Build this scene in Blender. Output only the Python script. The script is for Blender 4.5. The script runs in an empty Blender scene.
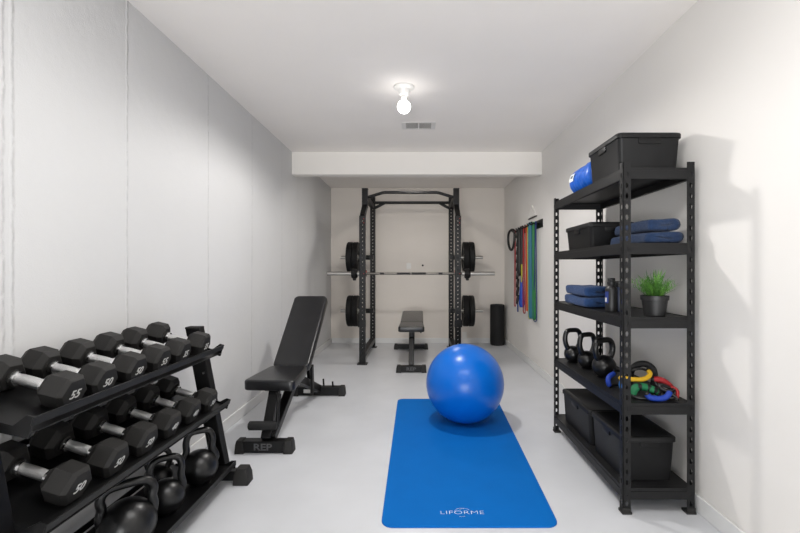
import bpy, bmesh, math, random
from mathutils import Vector, Matrix
random.seed(7)
PI = math.pi
scene = bpy.context.scene
COL = scene.collection

# ------------------------------------------------------------------ camera
cam_d = bpy.data.cameras.new('camera')
cam = bpy.data.objects.new('camera', cam_d)
COL.objects.link(cam)
cam.location = (0, 0, 1.15)
cam.rotation_euler = (PI/2, 0, 0)
cam_d.sensor_width = 36
cam_d.lens = 430/800*36
cam_d.shift_x = -20/800
cam_d.shift_y = 3.5/800
cam_d.clip_start = 0.02
scene.camera = cam
# ------------------------------------------------------------------ world, exposure
w = bpy.data.worlds.new('world'); scene.world = w; w.use_nodes = True
w.node_tree.nodes['Background'].inputs[0].default_value = (0.9, 0.95, 1, 1)
w.node_tree.nodes['Background'].inputs[1].default_value = 0.3
scene.view_settings.view_transform = 'Standard'
scene.view_settings.look = 'None'
scene.view_settings.gamma = 1
scene.view_settings.exposure = 0.32
BULB_STRENGTH = 7.0      # glow of the diffuser itself
SPOT_W = 14.0            # the reflector bulb's beam, thrown downwards
PANEL_FILL_W = 6.0  # added ceiling fill near the camera
ALCOVE_FILL_W = 7.0           # added disc fill for the alcove, hidden behind the beam
REAR_FILL_W = 305.0             # added fill through an unseen opening behind the camera
# added ceiling fill near the camera, out of view
pl_d = bpy.data.lights.new('panel_fill', 'AREA'); pl_d.shape = 'RECTANGLE'
pl_d.size = 1.2; pl_d.size_y = 0.6; pl_d.energy = PANEL_FILL_W; pl_d.color = (1, 0.985, 0.965)
pl = bpy.data.objects.new('panel_fill', pl_d); COL.objects.link(pl)
pl.location = (0, 0.95, 2.405)
sp_d = bpy.data.lights.new('bulb_beam', 'SPOT'); sp_d.energy = SPOT_W*4; sp_d.color = (1, 0.972, 0.94)
sp_d.spot_size = math.radians(178); sp_d.spot_blend = 0.35; sp_d.shadow_soft_size = 0.05
sp = bpy.data.objects.new('bulb_beam', sp_d); COL.objects.link(sp); sp.location = (-.113, 3.03, 2.235)
al_d = bpy.data.lights.new('alcove_fill', 'AREA'); al_d.shape = 'DISK'; al_d.size = 0.26; al_d.energy = ALCOVE_FILL_W; al_d.color = (1, 0.95, 0.89)
al = bpy.data.objects.new('alcove_fill', al_d); COL.objects.link(al); al.location = (-.1, 5.15, 2.395)
dy_d = bpy.data.lights.new('rear_fill', 'AREA'); dy_d.shape = 'RECTANGLE'; dy_d.size = 3.0; dy_d.size_y = 2.2
dy_d.energy = REAR_FILL_W; dy_d.color = (0.98, 0.99, 1.0)
dy = bpy.data.objects.new('rear_fill', dy_d); COL.objects.link(dy); dy.location = (-.75, -4.4, 0.25)
dy.rotation_euler = (PI/2+math.radians(32), 0, 0)   # added fill, tilted up to reach the ceiling

# ------------------------------------------------------------------ materials
def lin(c):
    return tuple(((v/255)/12.92 if v/255 <= 0.04045 else ((v/255+0.055)/1.055)**2.4) for v in c)

def mat(name, rgb, rough=0.5, metal=0.0, bump=0.0, bscale=200, var=0.0, vscale=8, coat=0.0, spec=0.5, sheen=0.0, srgb=True):
    m = bpy.data.materials.new(name); m.use_nodes = True
    nt = m.node_tree; b = nt.nodes['Principled BSDF']
    c = lin(rgb) if srgb else rgb
    b.inputs['Base Color'].default_value = (*c, 1)
    b.inputs['Roughness'].default_value = rough
    b.inputs['Metallic'].default_value = metal
    b.inputs['Specular IOR Level'].default_value = spec
    b.inputs['Coat Weight'].default_value = coat
    if sheen: b.inputs['Sheen Weight'].default_value = sheen
    tc = nt.nodes.new('ShaderNodeTexCoord')
    if var:
        n = nt.nodes.new('ShaderNodeTexNoise'); n.inputs['Scale'].default_value = vscale; n.inputs['Detail'].default_value = 5
        mr = nt.nodes.new('ShaderNodeMapRange')
        mr.inputs[1].default_value = 0.3; mr.inputs[2].default_value = 0.7
        mr.inputs[3].default_value = 1-var; mr.inputs[4].default_value = 1+var
        mx = nt.nodes.new('ShaderNodeVectorMath'); mx.operation = 'SCALE'
        mx.inputs[0].default_value = c
        nt.links.new(tc.outputs['Object'], n.inputs['Vector'])
        nt.links.new(n.outputs['Fac'], mr.inputs[0]); nt.links.new(mr.outputs[0], mx.inputs['Scale'])
        nt.links.new(mx.outputs[0], b.inputs['Base Color'])
    if bump:
        n = nt.nodes.new('ShaderNodeTexNoise'); n.inputs['Scale'].default_value = bscale; n.inputs['Detail'].default_value = 4
        bp = nt.nodes.new('ShaderNodeBump'); bp.inputs['Strength'].default_value = bump; bp.inputs['Distance'].default_value = 0.004
        nt.links.new(tc.outputs['Object'], n.inputs['Vector'])
        nt.links.new(n.outputs['Fac'], bp.inputs['Height']); nt.links.new(bp.outputs[0], b.inputs['Normal'])
    return m

def wall_mat(name, rgb, seams, width=0.012, ridges=1.0, bump=0.25, dirt=0.10):
    """painted block/panel wall: fine plaster grain, vertical panel joints at the given y positions"""
    m = bpy.data.materials.new(name); m.use_nodes = True
    nt = m.node_tree; b = nt.nodes['Principled BSDF']; L = nt.links.new
    b.inputs['Roughness'].default_value = 0.75; b.inputs['Specular IOR Level'].default_value = 0.25
    tc = nt.nodes.new('ShaderNodeTexCoord')
    sep = nt.nodes.new('ShaderNodeSeparateXYZ'); L(tc.outputs['Object'], sep.inputs[0])
    def noise(scale, detail=5):
        n = nt.nodes.new('ShaderNodeTexNoise'); n.inputs['Scale'].default_value = scale; n.inputs['Detail'].default_value = detail
        L(tc.outputs['Object'], n.inputs['Vector']); return n.outputs['Fac']
    def math_(op, a, c=None, d=None):
        n = nt.nodes.new('ShaderNodeMath'); n.operation = op
        for i, v in enumerate((a, c, d)):
            if v is None: continue
            if isinstance(v, (int, float)): n.inputs[i].default_value = v
            else: L(v, n.inputs[i])
        return n.outputs[0]
    wob = math_('MULTIPLY', math_('SUBTRACT', noise(14), 0.5), 0.016)
    y = math_('ADD', sep.outputs['Y'], wob)
    dist = None
    for s in seams:
        d = math_('ABSOLUTE', math_('SUBTRACT', y, s))
        dist = d if dist is None else math_('MINIMUM', dist, d)
    fine = noise(160, 3); mid = noise(18, 6); big = noise(2.2, 4)
    h = math_('ADD', math_('MULTIPLY', fine, 0.25), math_('MULTIPLY', mid, 0.55))
    col_f = math_('MULTIPLY_ADD', big, 0.06, 0.97)
    if dist is not None:
        mr = nt.nodes.new('ShaderNodeMapRange'); mr.interpolation_type = 'SMOOTHSTEP'
        L(dist, mr.inputs[0]); mr.inputs[1].default_value = 0.0; mr.inputs[2].default_value = width
        mr.inputs[3].default_value = 1.0; mr.inputs[4].default_value = 0.0
        ln = mr.outputs[0]
        brk = nt.nodes.new('ShaderNodeMapRange'); L(noise(30, 5), brk.inputs[0])
        brk.inputs[1].default_value = 0.35; brk.inputs[2].default_value = 0.6; brk.inputs[3].default_value = 0.25; brk.inputs[4].default_value = 1.0
        lb = math_('MULTIPLY', ln, brk.outputs[0])
        h = math_('ADD', h, math_('MULTIPLY', lb, ridges))
        col_f = math_('MULTIPLY', col_f, math_('SUBTRACT', 1.0, math_('MULTIPLY', lb, dirt)))
    sc = nt.nodes.new('ShaderNodeVectorMath'); sc.operation = 'SCALE'
    sc.inputs[0].default_value = lin(rgb); L(col_f, sc.inputs['Scale'])
    L(sc.outputs[0], b.inputs['Base Color'])
    bp = nt.nodes.new('ShaderNodeBump'); bp.inputs['Strength'].default_value = bump; bp.inputs['Distance'].default_value = 0.006
    L(h, bp.inputs['Height']); L(bp.outputs[0], b.inputs['Normal'])
    return m

def emis(name, rgb, s):
    m = bpy.data.materials.new(name); m.use_nodes = True
    b = m.node_tree.nodes['Principled BSDF']
    b.inputs['Base Color'].default_value = (1, 1, 1, 1)
    b.inputs['Emission Color'].default_value = (*rgb, 1); b.inputs['Emission Strength'].default_value = s
    return m

M = {}
M['wall_l'] = wall_mat('white plaster panels', (211, 211, 211), [1.44, 1.475, 2.055, 2.84, 3.58, 4.36, 4.93, 5.73], bump=0.55, dirt=0.12)
M['wall_r'] = wall_mat('white painted wall', (229, 226, 222), [3.10, 4.66], width=0.008, ridges=0.8, bump=0.12, dirt=0.03)
M['wall_b'] = wall_mat('off white back wall', (228, 221, 213), [], bump=0.15)
M['ceil'] = wall_mat('ceiling paint', (247, 242, 237), [], bump=0.10)
M['beam'] = wall_mat('beam paint', (241, 237, 231), [], bump=0.08)
M['trim'] = mat('white trim paint', (226, 226, 225), 0.45, bump=0.05, bscale=60)
M['floor'] = mat('grey painted concrete', (207, 209, 213), 0.33, bump=0.06, bscale=35, var=0.05, vscale=2.5, spec=0.45)
M['steel'] = mat('black powder coated steel', (8, 8, 9), 0.4, bump=0.08, bscale=400, spec=0.3)
M['steel2'] = mat('matte black shelving steel', (20, 20, 21), 0.5, bump=0.06, bscale=400, spec=0.3)
M['board'] = mat('black shelf board', (17, 17, 18), 0.5, bump=0.06, bscale=250)
M['rubber'] = mat('black rubber', (33, 32, 31), 0.6, bump=0.1, bscale=500, spec=0.35)
M['rubber2'] = mat('bumper rubber', (9, 9, 10), 0.6, bump=0.1, bscale=300, spec=0.3)
M['iron'] = mat('black enamelled cast iron', (10, 10, 11), 0.33, bump=0.12, bscale=180)
M['vinyl'] = mat('black vinyl', (17, 17, 19), 0.29, bump=0.12, bscale=350, spec=0.55)
M['chrome'] = mat('chrome', (232, 232, 232), 0.22, metal=1.0)
M['knurl'] = mat('knurled chrome', (205, 205, 205), 0.35, metal=1.0, bump=0.8, bscale=420)
M['barsteel'] = mat('brushed bar steel', (186, 184, 180), 0.3, metal=1.0)
M['shaftsteel'] = mat('dull shaft steel', (118, 115, 110), 0.42, metal=1.0)
M['knurldark'] = mat('dark knurling', (40, 40, 40), 0.5, metal=0.8)
M['ball'] = mat('blue vinyl ball', (0, 100, 196), 0.3, bump=0.04, bscale=60, spec=0.4)
M['matblue'] = mat('blue yoga mat', (0, 101, 182), 0.75, spec=0.12, bump=0.12, bscale=500, var=0.03, vscale=5)
M['white'] = mat('white print', (225, 232, 238), 0.6)
M['greyprint'] = mat('pale grey print', (200, 200, 198), 0.6)
M['darkprint'] = mat('dark grey print', (82, 82, 84), 0.55)
M['plastic'] = mat('black storage bin plastic', (17, 17, 18), 0.5, bump=0.1, bscale=220, spec=0.3)
M['towel'] = mat('navy terry towel', (22, 46, 80), 0.95, bump=0.9, bscale=420, var=0.18, vscale=60, sheen=0.08)
M['towel2'] = mat('blue terry towel', (24, 56, 100), 0.95, bump=0.9, bscale=420, var=0.18, vscale=60, sheen=0.08)
M['bag'] = mat('bright blue nylon', (4, 86, 186), 0.4, bump=0.35, bscale=40)
M['bottle'] = mat('black bottle plastic', (18, 18, 20), 0.38)
M['bottleblue'] = mat('dark blue bottle plastic', (32, 46, 76), 0.4)
M['labelblue'] = mat('blue label', (34, 54, 120), 0.5)
M['pot'] = mat('black plant pot', (24, 24, 25), 0.45)
M['soil'] = mat('soil', (40, 30, 22), 0.95, bump=0.8, bscale=120)
M['leaf'] = mat('grass green leaf', (112, 166, 72), 0.55, var=0.35, vscale=40)
M['leafd'] = mat('deep green leaf', (72, 124, 50), 0.55, var=0.3, vscale=40)
M['foam'] = mat('black foam', (14, 14, 15), 0.75, bump=0.35, bscale=260)
M['porcelain'] = mat('white porcelain', (232, 230, 226), 0.3)
M['vent'] = mat('white vent metal', (226, 223, 219), 0.45)
M['ventdark'] = mat('vent shadow gap', (120, 116, 112), 0.7)
M['bulb'] = emis('lit bulb', (1.0, 0.975, 0.94), BULB_STRENGTH)
M['panel'] = emis('added fill diffuser', (1.0, 0.985, 0.965), 6.0)  # glow of the two added fill lights
M['red'] = mat('red latex', (150, 18, 24), 0.45)
M['orange'] = mat('orange latex', (190, 66, 20), 0.45)
M['yellow'] = mat('yellow foam', (205, 162, 28), 0.6)
M['lime'] = mat('yellow green latex', (176, 176, 50), 0.5)
M['teal'] = mat('teal latex', (14, 98, 120), 0.45)
M['blue'] = mat('blue latex', (24, 70, 170), 0.5)
M['navy'] = mat('dark blue latex', (22, 44, 104), 0.5)
M['green'] = mat('green latex', (20, 110, 50), 0.5)
M['cord'] = mat('black latex cord', (14, 14, 15), 0.4)
M['bluefoam'] = mat('blue foam', (16, 54, 150), 0.65)
M['skyfoam'] = mat('light blue foam', (36, 110, 185), 0.65)
M['greenfoam'] = mat('green foam', (18, 108, 66), 0.65)
M['redfoam'] = mat('red foam', (150, 20, 28), 0.65)
M['redmark'] = mat('red number decal', (170, 30, 30), 0.6)
M['outlet'] = mat('white outlet plastic', (232, 230, 226), 0.4)
M['outletdark'] = mat('dark socket slot', (40, 38, 36), 0.6)

# ------------------------------------------------------------------ mesh builder
class MB:
    def __init__(s): s.bm = bmesh.new()
    def _take(s, verts, mtx):
        if mtx is not None:
            for v in verts: v.co = mtx @ v.co
    def box(s, c, d, rot=None, taper=None):
        vs = []
        for sx in (-1, 1):
            for sy in (-1, 1):
                for sz in (-1, 1):
                    k = 1.0 if (taper is None or sz < 0) else taper
                    vs.append(s.bm.verts.new((sx*d[0]/2*k, sy*d[1]/2*k, sz*d[2]/2)))
        for f in ((0,1,3,2),(4,6,7,5),(0,4,5,1),(2,3,7,6),(0,2,6,4),(1,5,7,3)):
            s.bm.faces.new([vs[i] for i in f])
        m = Matrix.Translation(Vector(c))
        if rot is not None: m = m @ rot
        s._take(vs, m); return s
    def mm(s, a, b):
        return s.box([(a[i]+b[i])/2 for i in range(3)], [abs(b[i]-a[i]) for i in range(3)])
    def bar(s, p, q, wx, wy, up=(0, 0, 1)):
        """rectangular bar from p to q; wx is its width across, wy along the up-ish side"""
        p = Vector(p); q = Vector(q); d = (q-p); L = d.length; z = d.normalized()
        u = Vector(up)
        if abs(z.dot(u)) > 0.98: u = Vector((0, 1, 0))
        x = u.cross(z).normalized(); y = z.cross(x)
        R = Matrix((x, y, z)).transposed().to_4x4()
        return s.box((p+q)/2, (wx, wy, L), R)
    def grid(s, rings, closed_u=True, closed_v=False, cap=True):
        n = len(rings[0]); V = [[s.bm.verts.new(p) for p in r] for r in rings]
        R = len(V)
        for i in range(R if closed_v else R-1):
            a = V[i]; b = V[(i+1) % R]
            for j in range(n if closed_u else n-1):
                k = (j+1) % n
                s.bm.faces.new((a[j], a[k], b[k], b[j]))
        if cap and not closed_v and closed_u:
            s.bm.faces.new(V[0][::-1]); s.bm.faces.new(V[-1])
        return V
    def tube(s, pts, r, n=12, closed=False, cap=True, flat=None):
        pts = [Vector(p) for p in pts]; N = len(pts); rings = []
        up = None
        for i, p in enumerate(pts):
            if closed: t = (pts[(i+1) % N]-pts[i-1]).normalized()
            else: t = (pts[min(i+1, N-1)]-pts[max(i-1, 0)]).normalized()
            if up is None:
                up = Vector((0, 0, 1)) if abs(t.z) < 0.9 else Vector((1, 0, 0))
                if flat is not None: up = Vector(flat)
            if flat is not None: up = Vector(flat)
            x = up.cross(t)
            if x.length < 1e-5: x = Vector((0, 1, 0)).cross(t)
            x.normalize(); y = t.cross(x).normalized(); up = y
            rr = r[i] if isinstance(r, (list, tuple)) and not isinstance(r, tuple) else r
            if isinstance(rr, tuple): ra, rb = rr
            else: ra = rb = rr
            rings.append([p + x*ra*math.cos(2*PI*k/n) + y*rb*math.sin(2*PI*k/n) for k in range(n)])
        s.grid(rings, True, closed, cap); return s
    def cyl(s, p, q, r, n=24, r2=None):
        p = Vector(p); q = Vector(q)
        s.tube([p, q], [r, r if r2 is None else r2], n); return s
    def lathe(s, prof, n=32, mtx=None):
        """profile of (r, z) turned about z; r==0 ends are closed with a cap"""
        vs0 = len(s.bm.verts)
        rings = [[Vector((max(r, 1e-4)*math.cos(2*PI*k/n), max(r, 1e-4)*math.sin(2*PI*k/n), z)) for k in range(n)] for r, z in prof]
        if mtx is not None: rings = [[mtx @ p for p in r] for r in rings]
        s.grid(rings, True, False, True); return s
    def ring_lathe(s, prof, n=32, mtx=None):
        rings = [[Vector((r*math.cos(2*PI*k/n), r*math.sin(2*PI*k/n), z)) for k in range(n)] for r, z in prof]
        if mtx is not None: rings = [[mtx @ p for p in r] for r in rings]
        s.grid(rings, True, True, False); return s
    def rrloft(s, secs, seg=5, mtx=None, xf=None):
        """rounded-rectangle sections (z, hx, hy, rad) lofted along z"""
        rings = []
        for z, hx, hy, rad in secs:
            r = []
            rad = min(rad, hx*0.999, hy*0.999)
            for cx, cy, a0 in ((hx-rad, hy-rad, 0), (-hx+rad, hy-rad, PI/2), (-hx+rad, -hy+rad, PI), (hx-rad, -hy+rad, 1.5*PI)):
                for k in range(seg+1):
                    a = a0+PI/2*k/seg
                    r.append(Vector((cx+rad*math.cos(a), cy+rad*math.sin(a), z)))
            if xf: r = [xf(p) for p in r]
            if mtx is not None: r = [mtx @ p for p in r]
            rings.append(r)
        s.grid(rings, True, False, True); return s
    def plate(s, origin, u, v, nrm, width, length, holes, hw, hh, th):
        """perforated strip: u across, v along, holes at the given distances along v"""
        o = Vector(origin); u = Vector(u); v = Vector(v); nrm = Vector(nrm)
        def P(a, b, c): return o + u*a + v*b + nrm*c
        cuts = []
        hs = sorted(holes)
        edges = [0.0]
        for i in range(len(hs)-1): edges.append((hs[i]+hs[i+1])/2)
        edges.append(length)
        for i, h in enumerate(hs):
            b0, b1 = edges[i], edges[i+1]
            out = [(0, b0), (width/2, b0), (width, b0), (width, h), (width, b1), (width/2, b1), (0, b1), (0, h)]
            c = width/2
            inn = [(c-hw*.7, h-hh*.8), (c, h-hh), (c+hw*.7, h-hh*.8), (c+hw, h), (c+hw*.7, h+hh*.8), (c, h+hh), (c-hw*.7, h+hh*.8), (c-hw, h)]
            F = [s.bm.verts.new(P(a, b, 0)) for a, b in out]; G = [s.bm.verts.new(P(a, b, 0)) for a, b in inn]
            F2 = [s.bm.verts.new(P(a, b, -th)) for a, b in out]; G2 = [s.bm.verts.new(P(a, b, -th)) for a, b in inn]
            for k in range(8):
                m = (k+1) % 8
                s.bm.faces.new((F[k], F[m], G[m], G[k]))
                s.bm.faces.new((F2[m], F2[k], G2[k], G2[m]))
                s.bm.faces.new((G[k], G[m], G2[m], G2[k]))
            for k in (2, 3, 6, 7):
                m = (k+1) % 8
                s.bm.faces.new((F[m], F[k], F2[k], F2[m]))
            if i == 0:
                for k in (0, 1): s.bm.faces.new((F[k+1], F[k], F2[k], F2[k+1]))
            if i == len(hs)-1:
                for k in (4, 5): s.bm.faces.new((F[k+1], F[k], F2[k], F2[k+1]))
        return s
    def build(s, name, m, parent=None, bevel=0.0, smooth=True, sharp=35, segs=2, off=None, recalc=True):
        bm = s.bm
        if recalc:
            bmesh.ops.remove_doubles(bm, verts=bm.verts, dist=1e-6)
            bmesh.ops.recalc_face_normals(bm, faces=bm.faces)
        if off is not None: bmesh.ops.translate(bm, verts=bm.verts, vec=-Vector(off))
        for f in bm.faces: f.smooth = smooth
        if smooth:
            for e in bm.edges:
                if len(e.link_faces) == 2 and e.calc_face_angle(0) > math.radians(sharp): e.smooth = False
        me = bpy.data.meshes.new(name); bm.to_mesh(me); bm.free()
        me.materials.append(m if not isinstance(m, str) else M[m])
        o = bpy.data.objects.new(name, me); COL.objects.link(o)
        if parent is not None: o.parent = parent
        if bevel:
            b = o.modifiers.new('bevel', 'BEVEL'); b.width = bevel; b.segments = segs; b.limit_method = 'ANGLE'; b.angle_limit = math.radians(40)
            b.harden_normals = False
        return o

def thing(name, loc, label, cat, group=None, rot=(0, 0, 0)):
    o = bpy.data.objects.new(name, None); COL.objects.link(o)
    o.empty_display_size = 0.05
    o.location = loc; o.rotation_euler = rot
    return tag(o, label, cat, group)
def tag(o, label, cat, group=None):
    o['label'] = label; o['category'] = cat
    if group: o['group'] = group
    return o
def struct(o):
    o['kind'] = 'structure'; return o

def text_mesh(name, body, size, m, parent, mtx, shear=0.0, extrude=0.0006, bold=0.0, sx=1.0, spacing=1.0):
    cu = bpy.data.curves.new(name, 'FONT'); cu.body = body; cu.size = size; cu.align_x = 'CENTER'; cu.align_y = 'CENTER'
    cu.shear = shear; cu.extrude = extrude; cu.offset = bold; cu.space_character = spacing
    t = bpy.data.objects.new(name+'_tmp', cu); COL.objects.link(t)
    bpy.context.view_layer.update()
    dg = bpy.context.evaluated_depsgraph_get()
    me = bpy.data.meshes.new_from_object(t.evaluated_get(dg))
    bpy.data.objects.remove(t); bpy.data.curves.remove(cu)
    me.name = name
    me.transform(Matrix.Diagonal((sx, 1, 1, 1))); me.transform(mtx)
    me.materials.clear(); me.materials.append(M[m])
    o = bpy.data.objects.new(name, me); COL.objects.link(o); o.parent = parent
    return o

# ================================================================== SETTING
XL, XR, YN, YB, H = -1.40, 1.33, -2.2, 6.77, 2.44
def slab(name, a, b, m): return struct(MB().mm(a, b).build(name, m, smooth=False))
slab('floor', (XL-.1, YN-.1, -0.1), (XR+.1, YB+.1, 0), 'floor')
slab('ceiling', (XL-.1, YN-.1, H), (XR+.1, YB+.1, H+.1), 'ceil')
slab('wall_left', (XL-.1, YN-.1, 0), (XL, YB+.1, H), 'wall_l')
slab('wall_right', (XR, YN-.1, 0), (XR+.1, YB+.1, H), 'wall_r')
slab('wall_back', (XL, YB, 0), (XR, YB+.1, H), 'wall_b')
# unseen front wall: posts and header around an opening added for fill light
struct(MB().mm((XL, YN-.1, 2.15), (XR, YN, H)).mm((XL, YN-.1, 0), (XL+.18, YN, 2.15)).mm((XR-.18, YN-.1, 0), (XR, YN, 2.15)).build('wall_front', 'wall_r', smooth=False))
wn = struct(MB().mm((XL+.18, YN-.08, 0), (XL+.24, YN-.03, 2.15)).mm((XR-.24, YN-.08, 0), (XR-.18, YN-.03, 2.15)).mm((-.06, YN-.08, .06), (0, YN-.03, 2.09)).mm((XL+.24, YN-.08, 0), (XR-.24, YN-.03, .06)).mm((XL+.24, YN-.08, 2.09), (XR-.24, YN-.03, 2.15)).build('added_window_1', 'trim', smooth=False))  # added frame, out of view, in the opening for the rear fill
# ceiling beam with the thin lower edge board
struct(MB().mm((XL, 4.70, 2.195), (XR, 4.81, H)).build('trim_beam', 'beam', smooth=False))
def baseboard(name, a, b):
    return struct(MB().mm(a, b).build(name, 'trim', bevel=0.004))
baseboard('baseboard_right', (XR-.014, YN, 0), (XR, YB, 0.08))
baseboard('baseboard_left', (XL, YN, 0), (XL+.014, YB, 0.08))
baseboard('baseboard_back', (XL+.014, YB-.014, 0), (XR-.014, YB, 0.08))

# ================================================================== CEILING FIXTURES
t = thing('ceiling_lamp', (-.113, 3.03, H), 'lit bare bulb in a white porcelain ceiling socket', 'lamp')
MB().lathe([(0, 0), (.072, 0), (.074, -.008), (.066, -.014), (.045, -.022), (.036, -.05), (.030, -.058), (0, -.058)], 32).build('lamp_holder', 'porcelain', t)
MB().lathe([(0, -.055), (.019, -.055), (.0195, -.085), (0, -.086)], 24).build('socket_neck', 'porcelain', t)
prof = [(0, -.083), (.016, -.084), (.02, -.092)]
for k in range(11):
    a = PI*0.80*(1-k/10); prof.append((.047*math.sin(a)+1e-4, -.137-.047*math.cos(PI-a) if False else -.137+.047*math.cos(PI-a)*-1))
prof = [(0, -.083), (.016, -.084)] + [(.047*math.sin(a), -.140+.047*math.cos(a)) for a in [math.radians(25+155*k/12) for k in range(13)]]
MB().lathe(prof, 32).build('bulb', 'bulb', t)

t = thing('added_panel_fill', (0, .95, H), 'added unseen fill light panel on the ceiling nearest the camera', 'lamp')  # unseen light added to brighten the room
m = MB()
for a, b in (((-.63, -.33, -.03), (.63, -.30, 0)), ((-.63, .30, -.03), (.63, .33, 0)), ((-.63, -.30, -.03), (-.60, .30, 0)), ((.60, -.30, -.03), (.63, .30, 0))): m.mm(a, b)
m.build('frame', 'vent', t)
MB().mm((-.60, -.30, -.02), (.60, .30, -.012)).build('diffuser', 'panel', t)

t = thing('added_disc_fill', (-.1, 5.15, H), 'added unseen round fill light on the alcove ceiling behind the beam', 'lamp')  # unseen light added to brighten the alcove
MB().ring_lathe([(.135, 0), (.155, 0), (.155, -.025), (.150, -.030), (.135, -.030)], 40).build('rim', 'vent', t)
MB().lathe([(0, -.022), (.135, -.022), (.135, -.015), (0, -.015)], 40).build('diffuser', 'panel', t)
t = thing('air_vent', (-.012, 3.84, H), 'white ceiling air register with two louvred banks beyond the bulb', 'vent')
MB().mm((-.150, -.095, -.004), (.150, -.085+.012, 0)).mm((-.150, .073, -.004), (.150, .095, 0)).mm((-.150, -.075, -.004), (-.112, .075, 0)).mm((.112, -.075, -.004), (.150, .075, 0)).mm((-.006, -.075, -.004), (.006, .075, 0)).build('frame', 'vent', t, bevel=.001)
MB().mm((-.113, -.074, -.0012), (.113, .074, -.0006)).build('duct_shade', 'ventdark', t)  # flat sheet whose grey paints the shade between the louvres
for bx in (-.059, .059):
    m = MB()
    for k in range(9):
        m.box((bx, -.064+k*.016, -.0045), (.106, .0075, .0012), Matrix.Rotation(math.radians(35), 4, 'X'))
    m.build('louvre', 'vent', t)

# ================================================================== WALL FITTINGS
def outlet(x, z, label, wd=.07, ht=.095):
    t = thing('wall_outlet', (x, YB, z), label, 'outlet')
    MB().mm((-wd/2, -.007, -ht/2), (wd/2, 0, ht/2)).build('cover_plate', 'outlet', t, bevel=.002)
    for s in (-1, 1):
        MB().mm((-.014, -.0085, s*.02-.010), (.014, -.0068, s*.02+.010)).build('socket', 'outlet', t, bevel=.001)
outlet(-.178, 1.213, 'white cover plate on back wall above the barbell')
outlet(.70, .115, 'white outlet low on back wall between rack and foam roller', .075, .12)
tag(MB().cyl((.043, YB-.006, 1.222), (.043, YB, 1.222), .016, 16).build('wall_plug', 'outletdark'), 'small dark round plug on back wall right of the white cover plate', 'plug')

# white triangular bracket above the bands
t = thing('wall_bracket', (XR, 5.06, 1.76), 'small white triangular bracket on right wall above the hanging bands', 'bracket')
m = MB(); V = []
for x in (0, -.022):
    V.append([m.bm.verts.new((x, y, z)) for y, z in ((-.16, .012), (.16, .012), (.0, .15))])
m.bm.faces.new(V[0]); m.bm.faces.new(V[1][::-1])
for k in range(3): m.bm.faces.new((V[0][k], V[0][(k+1) % 3], V[1][(k+1) % 3], V[1][k]))
m.build('plate', 'porcelain', t, smooth=False)
MB().mm((-.014, -.18, 0), (0, .18, .010)).build('ledge', 'steel', t)

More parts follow.
